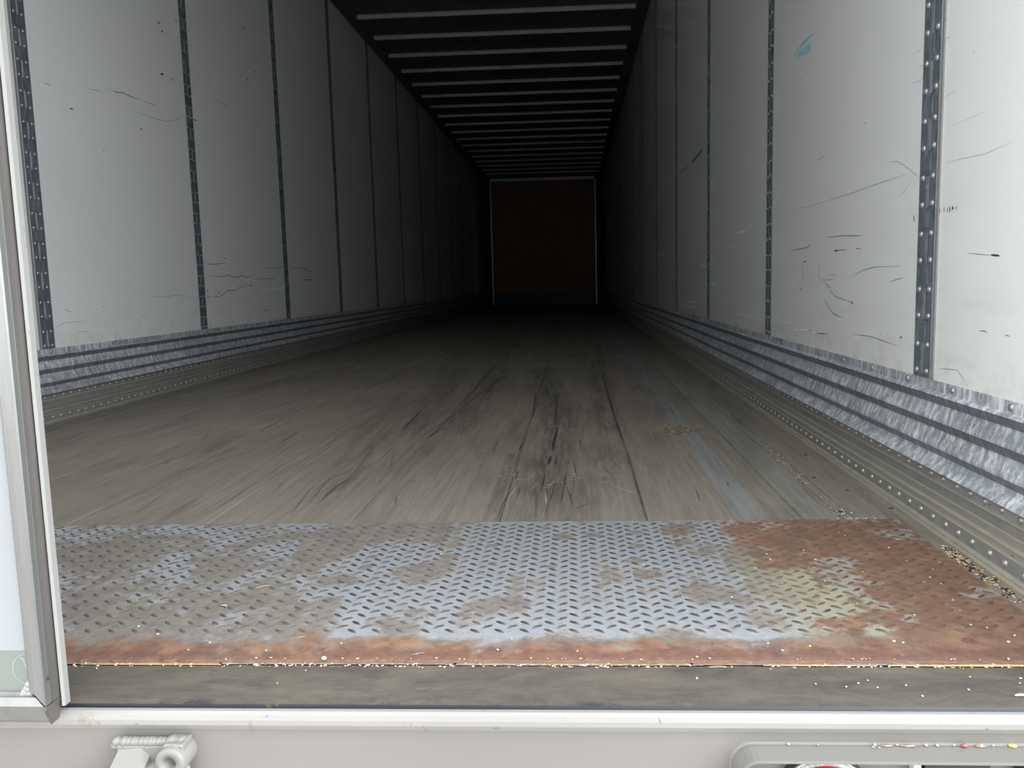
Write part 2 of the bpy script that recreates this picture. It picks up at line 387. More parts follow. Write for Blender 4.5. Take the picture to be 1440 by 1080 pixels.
# ---------------------------------------------------------------- floor
SEAMS = [-1.262, -1.139, -.985, -.70, -.41, -.12, .17, .465, .754, .930, .985, 1.052, 1.128, 1.150, 1.262]
TINT = [.5, .3, .1, 0, 0, .05, 0, .05, .1, .1, 0.95, .2, .7, .5, .35]
DARKB = [(760, 520, 790, 600, .07, 1.0), (790, 600, 765, 690, .06, 1.0), (835, 520, 850, 600, .03, .8), (640, 520, 590, 600, .08, .7), (700, 520, 640, 600, .07, .8), (560, 560, 500, 640, .07, .4),
         (800, 690, 760, 735, .10, .6), (840, 480, 868, 600, .02, .8), (868, 600, 905, 733, .008, .7), (470, 690, 520, 655, .02, .7), (740, 610, 850, 640, .08, .5), (300, 560, 480, 520, .12, .3),
         (620, 610, 560, 660, .04, .4), (720, 640, 690, 735, .012, .9), (380, 470, 560, 470, .3, .25), (900, 590, 960, 560, .05, .3), (690, 500, 700, 470, .25, .35), (800, 480, 800, 455, .3, .4)]
def floor_dark(P):
    v = np.zeros(len(P))
    for x0, y0, x1, y1, w_, k in DARKB:
        a, b = onz(x0, y0), onz(x1, y1); a = np.array(a[:2]); b = np.array(b[:2]); d = b-a
        t = np.clip(((P-a)@d)/(d@d), 0, 1); q = np.linalg.norm((P-a-t[:, None]*d)*np.array([1, .55]), axis=1)
        v = np.maximum(v, k*np.clip(1.4-q/w_, 0, 1))
    return v
def build_floor():
    mb = MB(); tv = []; ys = list(np.arange(.110, 5.0, .03))+list(np.arange(5.0, LEN, .5))+[LEN]
    for i in range(len(SEAMS)-1):
        a, b = SEAMS[i]+(.0012 if SEAMS[i] not in (.930, .985) else 0), SEAMS[i+1]-(.0012 if SEAMS[i+1] not in (.930, .985) else 0); n = max(2, int((b-a)/.012))
        xs = [a, a+.0015]+list(np.linspace(a+.0015, b-.0015, n)[1:-1])+[b-.0015, b]
        zz = [-.0025]+[0]*(len(xs)-2)+[-.0025]; t = TINT[i+1] if i+1 < len(TINT) else .3
        if SEAMS[i] in (.930, .985): zz[0] = 0
        if SEAMS[i+1] in (.930, .985): zz[-1] = 0
        vs = [(x, y, z) for y in ys for x, z in zip(xs, zz)]; m = len(xs)
        fs = [(r*m+j, r*m+j+1, (r+1)*m+j+1, (r+1)*m+j) for r in range(len(ys)-1) for j in range(m-1)]
        mb.add(vs, fs); tv += [t]*len(vs)
    base = len(mb.v); mb.box((-W2, .105, -.05), (W2, LEN, -.0027)); tv += [.3]*8
    o = mb.build('floor', FLOOR, fixn=False); P = np.array(mb.v)[:, :2]; dk = floor_dark(P); dk[base:] = 1
    attr(o, 'tint', tv); attr(o, 'dark', dk); return struct(o)
floor = build_floor()

# ---------------------------------------------------------------- side posts
def post(side, k, detailed):
    s = 1 if side == 'right' else -1; y0 = POSTY[k]; z0, z1 = .258, HT-.004; pit = .105; sl = .062; top = .3
    hw = .0375; xo = W2-.0065; holes = []
    zc = z0+.014
    while zc+sl < z1-.01: holes.append((zc, zc+sl)); zc += pit
    def X(d): return s*(W2-d)
    mb = MB(); zs = [z0]
    for a, b in holes: zs += [a, b]
    zs.append(z1); yy = [-.0375, -.0355, -.0060, .0060, .0355, .0375]; dd = [.0003, .0030, .0030, .0030, .0030, .0003]
    for i in range(len(zs)-1):
        hole = i % 2 == 1
        for j in range(5):
            if hole and j == 2: continue
            mb.add([(X(dd[j]), yy[j], zs[i]), (X(dd[j+1]), yy[j+1], zs[i]), (X(dd[j+1]), yy[j+1], zs[i+1]), (X(dd[j]), yy[j], zs[i+1])], [(0, 1, 2, 3)])
        if hole:
            a, b = zs[i], zs[i+1]; xa, xb = X(.0030), X(-.0035); q = [(-.006, a), (.006, a), (.006, b), (-.006, b)]
            mb.add([(xa, p[0], p[1]) for p in q]+[(xb, p[0], p[1]) for p in q], [(0, 1, 5, 4), (1, 2, 6, 5), (2, 3, 7, 6), (3, 0, 4, 7)])
            xc = X(-.0012); mb.add([(xc, p[0], p[1]) for p in q], [(0, 1, 2, 3)], 1)
    # slight pressed pad between slots
    for i in range(len(holes)-1):
        a, b = holes[i][1]+.004, holes[i+1][0]-.004
        xa, xb = X(.0031), X(.0040)
        mb.add([(xa, -.012, a), (xa, .012, a), (xa, .012, b), (xa, -.012, b), (xb, -.010, a+.003), (xb, .010, a+.003), (xb, .010, b-.003), (xb, -.010, b-.003)],
               [(4, 5, 6, 7), (0, 1, 5, 4), (1, 2, 6, 5), (2, 3, 7, 6), (3, 0, 4, 7)])
    return mb, holes
def make_post(side, k, place, gname):
    s = 1 if side == 'right' else -1
    mb, holes = post(side, k, True)
    t = thing('slotted_post', place, 'wall post', (0, POSTY[k], 0), gname)
    fr = mb.build('post_channel', [POST, SLOTB], t)
    near = (side == 'right' and k == 0) or (side == 'left' and k == 1)
    pts = [(s*(W2-.0029), yy, z) for a, b in holes for z in (a+.006, b-.006) for yy in (-.021, .021)]
    if near:
        rm = MB().dome((0, 0, 0), (-s, 0, 0), .0070, .0050).build('rivet', RIV, t); rm.location = pts[0]
        for p in pts[1:100]:
            c = rm.copy(); col.objects.link(c); c.parent = t; c.location = p
        ca = MB().box((s*W2-.003 if s > 0 else -W2, -.0475, .266), (s*W2 if s > 0 else -W2+.003, -.0385, HT-.01)).build('sealant_bead', SEAL, t)
    else:
        rb = MB()
        for p in pts: rb.dome(p, (-s, 0, 0), .0070, .0050, 6, 2)
        rb.build('rivet_rows', RIV, t, fixn=False, kind='stuff')
    return t
OW = ['nearest', 'second nearest', 'third nearest', 'fourth nearest', 'fifth nearest', 'sixth nearest', 'seventh nearest', 'eighth nearest']
protos = {}
def copy_tree(o, parent=None):
    c = o.copy(); col.objects.link(c); c.parent = parent
    for ch in list(o.children): copy_tree(ch, c)
    return c
for side in ('right', 'left'):
    k0 = 0 if side == 'right' else 1
    for k in range(k0, 13):
        i = k-k0
        lab = ('slotted galvanised post on the %s wall, %s to the doorway' % (side, OW[i])) if i < 8 else 'barely visible slotted post in the dark far end of the %s wall' % side
        grp = 'slotted posts along the %s wall' % side
        if i <= 1: t = make_post(side, k, lab, grp); protos[side] = t
        else:
            t = copy_tree(protos[side]); t.location = (0, POSTY[k], 0); t['label'] = lab; t['group'] = grp

# ---------------------------------------------------------------- scuff liners and base rails
LPROF = [(.0005, .264), (.0030, .2655), (.0035, .2465), (.0105, .2435), (.0125, .2405), (.0045, .2235), (.0045, .2205), (.0135, .1980), (.0140, .1945), (.0055, .1775), (.0055, .174), (.0150, .1500),
         (.0150, .1460), (.0070, .1310), (.0080, .127), (.0190, .1150), (.0240, .1075), (.0225, .1060), (.0060, .1070)]
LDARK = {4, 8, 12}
BPROF = [(.006, .1045), (.010, .1035), (.0105, .0855), (.015, .0845), (.015, .082), (.0125, .080), (.0125, .064), (.0155, .063), (.0155, .060), (.014, .049), (.0205, .0475), (.0205, .0455), (.0175, .043),
         (.0180, .034), (.0215, .033), (.0225, .0105), (.0295, .0095), (.0300, .007), (.0285, .005), (.034, .0015), (.034, .0)]
def shade_flat_sweep(prof, s, y0, y1, n): return MB().sweep([(s*(W2-d), z) for d, z in prof], 'y', y0, y1, n=n)
for side, s in (('right', 1), ('left', -1)):
    t = thing('scuff_liner', 'ribbed galvanised steel scuff liner along the foot of the %s wall' % side, 'scuff liner', (0, .03, 0))
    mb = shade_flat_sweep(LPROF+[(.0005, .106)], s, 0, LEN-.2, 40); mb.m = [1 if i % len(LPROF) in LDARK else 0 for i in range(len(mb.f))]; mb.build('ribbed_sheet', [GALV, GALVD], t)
    rm = None; k = 0; y = .02 if s > 0 else 1.0
    while y < 14.9:
        p = (s*(W2-.0030), y, .2555)
        if rm is None: rm = MB().dome((0, 0, 0), (-s, 0, 0), .0068, .0045).build('rivet', RIV, t); rm.location = p
        else:
            c = rm.copy(); col.objects.link(c); c.parent = t; c.location = p
        y += .19
    b = thing('base_rail', 'dusty stepped aluminium base rail with two rivet rows under the %s liner' % side, 'rail', (0, .03, 0))
    mb = shade_flat_sweep(BPROF+[(.0005, .0)], s, 0, LEN-.2, 30); nb = len(BPROF)
    def rm_(i): a_, c_ = BPROF[i % nb], BPROF[(i % nb+1) % nb]; dz = a_[1]-c_[1]; return 1 if 0 <= dz <= .0026 and c_[1] > .001 and i % nb < nb-1 else (2 if i % nb in (5, 6, 9, 14) else 0)
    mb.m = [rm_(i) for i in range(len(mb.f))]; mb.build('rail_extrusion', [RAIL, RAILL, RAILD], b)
    far = MB(); rm = None; y = .05; n = 0; ystart = .33 if s > 0 else 1.0
    while y < 12:
        for z, d in ((.094, .0102), (.022, .0218)):
            yy = y+(.012 if z < .05 else 0)+random.uniform(-.003, .003); p = (s*(W2-d), yy, z)
            if y >= ystart and n < 100:
                n += 1
                if rm is None: rm = MB().dome((0, 0, 0), (-s, 0, 0), .0060, .0050).build('rivet', RIVA, b); rm.location = p
                else:
                    c = rm.copy(); col.objects.link(c); c.parent = b; c.location = p
            else: far.dome(p, (-s, 0, 0), .0060, .0050, 6, 2)
        y += .0495
    far.build('rivet_rows', RIVA, b, fixn=False, kind='stuff')

# ---------------------------------------------------------------- tread plate
PX0, PX1, PY0, PY1, PZ = -1.222, 1.2225, .1135, .6830, .0035
RUSTB = [(1110, 748, .16, .9), (1200, 760, .16, 1.1), (1290, 820, .15, 1.2), (1400, 870, .12, 1.2), (1350, 800, .15, 1.2), (1230, 815, .10, .75), (1140, 760, .06, .8), (1260, 870, .07, .55), (1440, 900, .10, 1.2), (1340, 905, .09, .8), (1180, 880, .05, .48)]
DUSTB = [(520, 752, .12, .75), (470, 775, .08, .7), (480, 820, .04, .65), (460, 850, .04, .6), (600, 745, .05, .6), (590, 808, .045, .95), (700, 850, .05, .75), (860, 812, .03, .7), (895, 770, .014, 1), (895, 790, .014, 1), (893, 752, .014, 1),
         (905, 810, .02, .9), (832, 755, .012, 1), (830, 775, .010, .9), (1060, 790, .09, .85), (1080, 820, .08, .8), (1020, 840, .05, .65), (960, 765, .02, .8), (1040, 750, .05, .6), (960, 745, .05, .55), (1130, 830, .07, .7), (1000, 780, .05, .6),
         (640, 770, .012, .9), (630, 785, .012, .9), (525, 785, .014, 1), (515, 800, .014, 1), (690, 770, .010, 1), (692, 795, .010, .9), (775, 800, .008, .9), (330, 800, .08, .6), (250, 760, .05, .55), (280, 850, .08, .62), (380, 760, .06, .5), (150, 860, .10, .55), (370, 870, .05, .5),
         (120, 800, .06, .4), (1190, 850, .06, .5), (150, 780, .14, .5), (300, 890, .2, .6), (560, 880, .06, .5), (960, 900, .04, .6), (1060, 880, .05, .55), (790, 757, .02, .7), (760, 748, .03, .5), (200, 890, .1, .8)]
def blobs(P, B, sx=1.0, sy_=1.0):
    v = np.zeros(len(P))
    for x, y, r, k in B:
        c = np.array(onz(x, y)[:2]); q = np.sqrt((((P-c)*np.array([sx, sy_]))**2).sum(1)); v = np.maximum(v, k*np.exp(-(q/r)**2))
    return v
def plate_attrs(o):
    P = np.array([v.co[:2] for v in o.data.vertices])
    fr = np.clip((.215-P[:, 1])/.05, 0, 1)
    attr(o, 'dust', np.clip(np.maximum(blobs(P, DUSTB)+.235, fr*.9)+np.clip((.2-P[:, 0])/2.2, 0, .12)+.25*np.clip((P[:, 1]-.662)/.02, 0, 1), 0, 1.3))  # mask also rises left of centre, so that half comes out darker
    attr(o, 'rust', np.maximum(blobs(P, RUSTB), .66*np.clip((.200-P[:, 1])/.04, 0, 1)))
    attr(o, 'red', .85*np.clip((.172-P[:, 1])/.045, 0, 1))
    attr(o, 'yel', np.clip((P[:, 0]-.85)/.12, 0, 1)*np.clip((P[:, 1]-.17)/.03, 0, 1))
plate = thing('tread_plate', 'rusty steel diamond tread plate across the floor just inside the doorway', 'tread plate', (0, 0, 0))
mb = MB(); xs = np.linspace(PX0, PX1, 340); ys = [PY0, PY0+.0035]+list(np.linspace(PY0+.010, PY1-.002, 84))+[PY1]
vs = [(x, y, PZ if 1 < j < len(ys)-1 else (PZ-.0008 if j == 1 else 0.0003)) for j, y in enumerate(ys) for x in xs]; m_ = len(xs)
wob = rng.normal(0, .0006, m_)
vs = [(v[0], v[1]+(wob[i % m_]*1.3 if i < 2*m_ else 0), v[2]) for i, v in enumerate(vs)]
mb.add(vs, [(r*m_+j, r*m_+j+1, (r+1)*m_+j+1, (r+1)*m_+j) for r in range(len(ys)-1) for j in range(m_-1)])
mb.add([(PX1, PY0, .0003), (PX1, PY1, .0003), (PX1+.0015, PY1, 0), (PX1+.0015, PY0, 0)], [(0, 1, 2, 3)])
# lugs: raised lens-shaped bars, alternating 45 degrees
pitx, pity = .0166, .0250; i = 0; x = PX0+.008
while x < PX1-.008:
    y = .196+(i % 2)*pity/2
    while y < PY1-.012:
        a = math.radians(38 if i % 2 else -38); ca, sa = math.cos(a), math.sin(a); L_, B_, h = .0098, .0028, .0016; lx, ly = x+random.uniform(-.0004, .0004), y+random.uniform(-.0004, .0004)
        ring = [(-1, 0), (-.55, -.8), (0, -1), (.55, -.8), (1, 0), (.55, .8), (0, 1), (-.55, .8)]
        vv = [(lx+ca*u*L_-sa*v*B_, ly+sa*u*L_+ca*v*B_, PZ-.0001) for u, v in ring]+[(lx+ca*u*L_*.62-sa*v*B_*.5, ly+sa*u*L_*.62+ca*v*B_*.5, PZ+h) for u, v in ring]
        mb.add(vv, [(j, (j+1) % 8, 8+(j+1) % 8, 8+j) for j in range(8)]+[tuple(range(8, 16))], 1, False)
        y += pity
    x += pitx; i += 1
pb = mb.build('plate_body', [PLATE, LUG], plate, fixn=False); plate_attrs(pb)
bp = onz(1363, 902, PZ)
RUSTM = mat_plain('rusty_bolt_steel', (.22, .10, .06), .8, c2=(.10, .05, .04))
def ring_mb(c, r0, r1, h, seg=24, hole_d=.002):
    mb = MB(); c = Vector(c); vs = []
    for r, z in ((r1, 0), (r1*.96, h), (r0, h), (r0*.95, -hole_d)):
        vs += [c+Vector((r*math.cos(2*math.pi*j/seg), r*math.sin(2*math.pi*j/seg), z)) for j in range(seg)]
    fs = [(k*seg+j, k*seg+(j+1) % seg, (k+1)*seg+(j+1) % seg, (k+1)*seg+j) for k in range(3) for j in range(seg)]+[tuple(3*seg+j for j in range(seg))]
    return mb.add(vs, fs, 0)
ring_mb(bp, .0045, .0085, .0016, hole_d=-.0004).build('bolt_head', RUSTM, plate)

# ---------------------------------------------------------------- threshold, nosing and rear header
th = MB(); xs = np.linspace(-1.262, 1.262, 60)
pr = [(.1075, -.012), (.1060, -.001), (.1040, 0), (.0165, 0), (.0155, -.0045), (.0065, -.0045), (.006, -.02), (.1075, -.02)]
th.sweep(pr, 'x', -1.262, 1.262, close=True, n=4); o = th.build('threshold', SILL); struct(o, 'grey worn threshold strip between the tread plate and the white nosing', 'threshold')
GAP = mat_plain('dusty_gap_filler', (.30, .22, .12), .8, c2=(.10, .08, .06), sc_=40)
struct(MB().box((-1.262, .1072, -.012), (1.262, .1138, -.0035)).build('threshold_gap', GAP), 'dusty straw coloured gap along the front of the tread plate', 'gap')
nose = [(.0062, -.004), (.0058, .0012), (.003, .0022), (-.001, .0018), (-.0045, -.001), (-.0068, -.006), (-.0070, -.0115), (-.0050, -.0155), (-.0018, -.0172), (-.0012, -.0195), (.0, -.021)]
mb = MB().sweep([nose[0]]+nose[1:]+[(.0062, -.021)], 'x', -1.30, 1.30, close=True); n_ = mb.build('door_nosing', NOSE); struct(n_, 'rounded white nosing along the rear edge of the floor, scuffed with rust', 'nosing')
hd = MB().box((-1.33, 0.0, -.34), (1.33, .03, -.0205)).build('rear_header', HEAD); struct(hd, 'plain off-white rear frame face under the threshold', 'rear frame')
for s, nm in ((-1, 'left'), (1, 'right')):
    o = MB().box((min(s*(W2+.0), s*1.34), -.005, -.02), (max(s*(W2+.0), s*1.34), .03, 2.95)).build('rear_post', HEAD); struct(o, 'white rear corner post at the %s of the doorway' % nm, 'rear post')
o = MB().box((-1.34, -.005, 2.70), (1.34, .03, 2.95)).build('top_header', HEAD); struct(o, 'white header over the rear doorway', 'header')

# ---------------------------------------------------------------- closed left door
D = thing('door_1', 'closed left rear door with white panel and weathered aluminium edge frame', 'door', (0, 0, 0)); D['kind'] = 'structure'
def xp(px, y, z=.05): # door-plan x of a pixel column near the foot of the door
    return ony(px, 945, y).x
DZ0, DZ1 = .012, 2.69
MB().box((-1.262, -.022, .02), (xp(40, -.022), -.004, DZ1)).build('panel', DOORP, D)
A = [(38, -.022), (40, -.027), (46, -.0305), (57, -.0325), (60, -.031), (66, -.026), (68, -.0245)]
P1 = [(xp(a, y), y) for a, y in A]
def vframe(pts, back, name, mat, lows, hi=DZ1):
    # vertical extrusion with its own foot height per point
    mb = MB(); n = len(pts); q = list(pts)+[(pts[-1][0]-.002, back), (pts[0][0], back)]; lo = list(lows)+[lows[-1], lows[0]]; m = len(q)
    mb.add([(x, y, l) for (x, y), l in zip(q, lo)]+[(x, y, hi) for x, y in q], [(i, (i+1) % m, m+(i+1) % m, m+i) for i in range(m)]+[tuple(range(m-1, -1, -1)), tuple(range(m, 2*m))])
    return mb.build(name, mat, D)
def zf(px, py, y): return ony(px, py, y).z
vframe(P1[:4], -.004, 'edge_frame', ALU, [zf(38, 972, -.022), zf(42, 974, -.027), zf(46, 978, -.0305), zf(60, 992, -.0325)])
vframe(P1[3:], -.0225, 'frame_bevel', ALU2, [zf(60, 992, -.0325), zf(62, 993, -.031), zf(68, 989, -.026), zf(70, 987, -.0245)])
P2 = [(xp(68, -.0235), -.0235), (xp(70, -.0215), -.0215), (xp(80, -.006), -.006)]
vframe(P2, -.004, 'frame_return', ALU3, [zf(70, 987, -.0235), zf(72, 986, -.0215), zf(84, 992, -.006)])
P3 = [(xp(81.5, -.004), -.004), (xp(83, -.010), -.010), (xp(88, -.009), -.009), (xp(94, .0035), .0035), (xp(95.2, .006), .006)]
vframe(P3, .0025, 'door_seal', SEAL, [zf(84, 992, -.004), zf(86, 993, -.010), zf(90, 992, -.009), zf(96, 987, .0035), zf(97.5, 986, .006)])
brz = [(-.0225, zf(10, 971.5, -.0225)), (-.0245, zf(10, 972.5, -.0245)), (-.0255, zf(10, 978, -.0255)), (-.029, zf(10, 981, -.029)), (-.034, zf(10, 993.5, -.034)), (-.033, zf(10, 996, -.033)), (-.024, zf(10, 1013, -.024)), (-.0215, zf(10, 1015, -.0215)), (-.004, .002), (-.004, .03)]
mb = MB(); m = len(brz); xe = [ony(42, 975, -.0225).x, ony(43, 976, -.0245).x, ony(46, 979, -.0255).x, ony(50, 982, -.029).x, ony(61, 994, -.034).x, ony(63, 996, -.033).x, ony(71, 1016, -.024).x, ony(72, 1018, -.0215).x, .02, .0]
mb.add([(-1.262, y, z) for y, z in brz]+[(x, y, z) for x, (y, z) in zip(xe, brz)], [(i, (i+1) % m, m+(i+1) % m, m+i) for i in range(m)]+[tuple(range(m-1, -1, -1)), tuple(range(m, 2*m))])
mb.build('bottom_frame', ALU, D)
k0 = ony(66, 994, -.018); k1 = ony(83, 993, -.008)
MB().bbox((k0.x, -.024, zf(74, 1003, -.02)), (k1.x-.001, -.004, zf(74, 986, -.02)), .002).build('corner_key', ALU3, D)
a_, b_, c3 = ony(56, 994, -.033), ony(67, 994, -.031), ony(72, 1019, -.020)
MB().add([a_, b_, c3, ony(63, 1002, -.033), (a_.x, -.006, a_.z), (b_.x, -.006, b_.z), (c3.x, -.006, c3.z), (a_.x, -.006, c3.z)], [(0, 1, 2, 3), (0, 1, 5, 4), (1, 2, 6, 5), (2, 3, 7, 6), (3, 0, 4, 7), (4, 5, 6, 7)]).build('corner_flap', ALU3, D)
sb = MB()
for px_, py_, r in ((40, 968, .0055), (37, 974, .006), (34, 976, .005), (43, 975, .005), (41, 962, .004)): sb.dome(ony(px_, py_, -.022), (0, -1, 0), r, .004, 12, 3)
sb.build('sealant_blob', SEAL, D)
MB().dome(ony(65.5, 954, -.0262), (.35, -1, 0), .0030, .0016).build('rivet', DARK, D)
gs = mat_plain('sage_green_sticker', (.145, .165, .145), .4, c2=(.15, .17, .15), sc_=3); wl = mat_plain('white_ink', (.29, .30, .295), .4)
zt_, zb_ = zf(10, 915, -.0224), zf(10, 970.5, -.0224)
stk = MB().box((-1.0, -.0224, zb_), (xp(39.5, -.0224), -.022, zt_)).build('green_sticker', gs, D)
cc = ony(40, 941, -.0225); mb = MB(); seg = 48; R0 = .0178
vs = []
for r in (R0, R0-.0009):
    vs += [(cc.x+r*math.cos(2*math.pi*j/seg), -.0227, cc.z+r*math.sin(2*math.pi*j/seg)) for j in range(seg)]
for r in (R0, R0-.0009):
    vs += [(cc.x+r*math.cos(2*math.pi*j/seg), -.0224, cc.z+r*math.sin(2*math.pi*j/seg)) for j in range(seg)]
keep = [j for j in range(seg) if math.cos(2*math.pi*(j+.5)/seg)*R0 < -.001]
mb.add(vs, [(j, (j+1) % seg, seg+(j+1) % seg, seg+j) for j in keep]); 
def ribbon(mb, pts, wd, nrm, taper=True):
    pts = [Vector(p) for p in pts]; nrm = Vector(nrm); n = len(pts); vs = []
    for i, p in enumerate(pts):
        t = (pts[min(i+1, n-1)]-pts[max(i-1, 0)]).normalized(); b = nrm.cross(t).normalized()
        f = (min(1, .25+1.6*min(i, n-1-i)/max(1, n-1)*2) if taper else 1)*wd/2; vs += [p+b*f, p-b*f]
    mb.add(vs, [(2*i, 2*i+1, 2*i+3, 2*i+2) for i in range(n-1)])
for sq in ([(27, 924), (30, 926), (33, 924), (35, 929), (37, 932)], [(34, 922), (32, 927), (36, 936), (38, 942)], [(36, 925), (38, 930), (36, 935)]):
    ribbon(mb, [ony(a, b, -.0226) for a, b in sq], .0013, (0, -1, 0))
mb.build('circle_emblem', wl, stk, fixn=False)

# ---------------------------------------------------------------- door keeper casting
CAST = mat_paint('dusty_cast_steel', (.17, .162, .15), .35, .5)
K = thing('door_keeper', 'cast steel door lock keeper welded on the rear frame at lower left', 'lock keeper', (.135, 0, -.08))
def kl(px, py, y): v = ony(px, py, y); return v-Vector((.135, 0, -.08))
mb = MB(); a = kl(160, 1043, -.012); b = kl(258, 1043, -.012)
mb.bbox((a.x+.003, -.016, -.07), (b.x-.004, 0.001, a.z), .004); mb.build('base_pad', CAST, K)
mb = MB(); N = 44
for i in range(N):   # weld bead along the top of the pad
    t = i/(N-1); x = a.x+.001+(b.x-a.x-.002)*t; r = .0048+.0006*math.sin(i*2.3)+random.uniform(-.0005, .0008)+(.0018 if t > .8 else 0)
    mb.dome((x, -.010, a.z-.001-(.004 if i in (0, N-1) else 0)), (0, -1, .5), r, r*1.1, 10, 3)
for i in range(14):
    mb.dome((b.x-.001+random.uniform(-.001, .001), -.011, a.z-.004-i*.0034), (.3, -1, 0), .0055, .005, 10, 3)
mb.build('weld_bead', CAST, K, fixn=False)
mb = MB(); p0, p1, p2 = kl(166, 1053, -.018), kl(195, 1064, -.030), kl(150, 1082, -.03)
zt = p0.z
# left wing slopes down and outward to the socket
mb.add([(p0.x, -.014, zt), (p0.x+.024, -.016, zt), (p0.x+.034, -.034, zt-.018), (p0.x+.018, -.036, zt-.028), (p0.x-.010, -.036, zt-.030),
        (p0.x-.004, 0, zt), (p0.x+.034, 0, zt), (p0.x+.034, 0, zt-.06), (p0.x-.010, 0, zt-.06), (p0.x-.010, -.036, zt-.06), (p0.x+.034, -.034, zt-.06)],
       [(0, 1, 2, 3, 4), (0, 5, 6, 1), (1, 6, 7, 10, 2), (0, 4, 9, 8, 5), (4, 3, 2, 10, 9)]); 
mb.bbox((p0.x-.022, -.044, zt-.075), (p0.x-.004, -.006, zt-.028), .002)
mb.build('latch_arm', CAST, K)
# open socket ring
mb = MB(); sx = kl(208, 1080, -.028); seg = 28; cz_ = zt-.040; cx_ = sx.x+.002; vs = []
for r, y in ((.026, 0), (.025, -.024), (.022, -.028), (.018, -.028), (.016, -.024), (.014, -.004)):
    vs += [(cx_+r*math.cos(2*math.pi*j/seg), y, cz_+r*.95*math.sin(2*math.pi*j/seg)) for j in range(seg)]
mb.add(vs, [(q*seg+j, q*seg+(j+1) % seg, (q+1)*seg+(j+1) % seg, (q+1)*seg+j) for q in range(5) for j in range(seg)]+[tuple(5*seg+j for j in range(seg))], 0, True)
mb.build('socket', CAST, K)
mb = MB(); e = kl(238, 1074, -.030); rr_ = .0165; vs = []
for r, y in ((rr_, 0), (rr_, -.028), (rr_*.9, -.031), (.0078, -.031), (.0072, -.018)):
    vs += [(e.x+r*math.cos(2*math.pi*j/seg), y, e.z+r*math.sin(2*math.pi*j/seg)) for j in range(seg)]
mb.add(vs, [(q*seg+j, q*seg+(j+1) % seg, (q+1)*seg+(j+1) % seg, (q+1)*seg+j) for q in range(4) for j in range(seg)]+[tuple(4*seg+j for j in range(seg))], 0, True)
mb.bbox((e.x-.010, -.024, e.z+.006), (e.x+.013, 0, e.z+.0175), .002)
mb.build('bolt_boss', CAST, K)

# ---------------------------------------------------------------- light box with lamps
B = thing('light_box', 'off-white recessed tail light box projecting from the rear frame at lower right', 'light box', (1.1, 0, -.1))
bx0, bx1, bz1, bz0, bo = ony(1031, 1078, -.012).x, 1.300, -.0325, -.170, -.030
def rrect(x0, x1, z0, z1, r, n=6):
    p = []
    for cx_, cz_, a0 in ((x1-r, z1-r, 0), (x0+r, z1-r, 90), (x0+r, z0+r, 180), (x1-r, z0+r, 270)):
        p += [(cx_+r*math.cos(math.radians(a0+90*i/n)), cz_+r*math.sin(math.radians(a0+90*i/n))) for i in range(n+1)]
    return p
mb = MB(); ls = []
for ins, y, r in ((-.002, 0, .024), (.0, -.002, .024), (.0022, bo+.002, .022), (.0030, bo, .021), (.0042, bo, .020), (.0050, bo+.0015, .019), (.0052, bo+.004, .019), (.0056, -.004, .018)):
    ls.append([(x-1.1, y, z+.1) for x, z in rrect(bx0+ins, bx1-ins, bz0+ins, bz1-ins, r)])
m = len(ls[0]); mb.add(sum(ls, []), [(k*m+i, k*m+(i+1) % m, (k+1)*m+(i+1) % m, (k+1)*m+i) for k in range(len(ls)-1) for i in range(m)]+[tuple((len(ls)-1)*m+i for i in range(m))])
mb.build('housing', BOXP, B)
RED = NM('red_lens', .15, 0, .6); RED.col((.55, .005, .03)); RED = RED.mat
CHR = mat_plain('speckled_grey_ring', (.50, .50, .50), .45, .4, c2=(.22, .22, .22), sc_=260)
RUB = mat_plain('black_rubber', (.06, .06, .06), .6)
for px_, lab in ((1161, 'round red tail lamp in the light box, left one with its top showing'), (1486, 'round tail lamp in the light box at the right edge of the photo')):
    c0 = ony(px_, 1105, -.016); t = thing('tail_lamp', lab, 'lamp', (c0.x, -.0046, -.0895), 'tail lamps in the light box')
    def disc(rs, name, mat):
        mb = MB(); vs = []; seg = 48
        for r, y in rs: vs += [(r*math.cos(2*math.pi*j/seg), y, r*math.sin(2*math.pi*j/seg)) for j in range(seg)]
        mb.add(vs, [(q*seg+j, q*seg+(j+1) % seg, (q+1)*seg+(j+1) % seg, (q+1)*seg+j) for q in range(len(rs)-1) for j in range(seg)]+[tuple((len(rs)-1)*seg+j for j in range(seg))], 0, True)
        return mb.build(name, mat, t)
    disc([(.0512, 0), (.0512, -.009), (.0508, -.010), (.050, -.010), (.0498, -.006)], 'grommet', RUB)
    disc([(.0498, -.0098), (.0496, -.0118), (.0488, -.0118), (.0486, -.009)], 'chrome_edge', WHT)
    disc([(.0487, -.004), (.0485, -.0105), (.045, -.0135), (.0430, -.0125)], 'outer_ring', CHR)
    disc([(.0428, -.011), (.0422, -.0150), (.030, -.020), (.012, -.022)], 'lens', RED)
c1, c2 = ony(1297, 1085, -.012), ony(1392, 1085, -.012)
t = thing('black_connector_box', 'flat black box between the two tail lamps', 'box', ((c1.x+c2.x)/2, -.0046, c1.z-.02))
h = (c2.x-c1.x)/2
MB().sweep([(-h, -.03), (h+.006, -.03), (h+.004, .008), (h-.004, .034), (-h+.001, .034)], 'y', -.012, 0, close=True).build('box_body', BLACKM, t)
MB().bbox((-h-.011, -.013, -.01), (-h-.003, 0, .034), .002).build('mounting_clip', WHT, t)

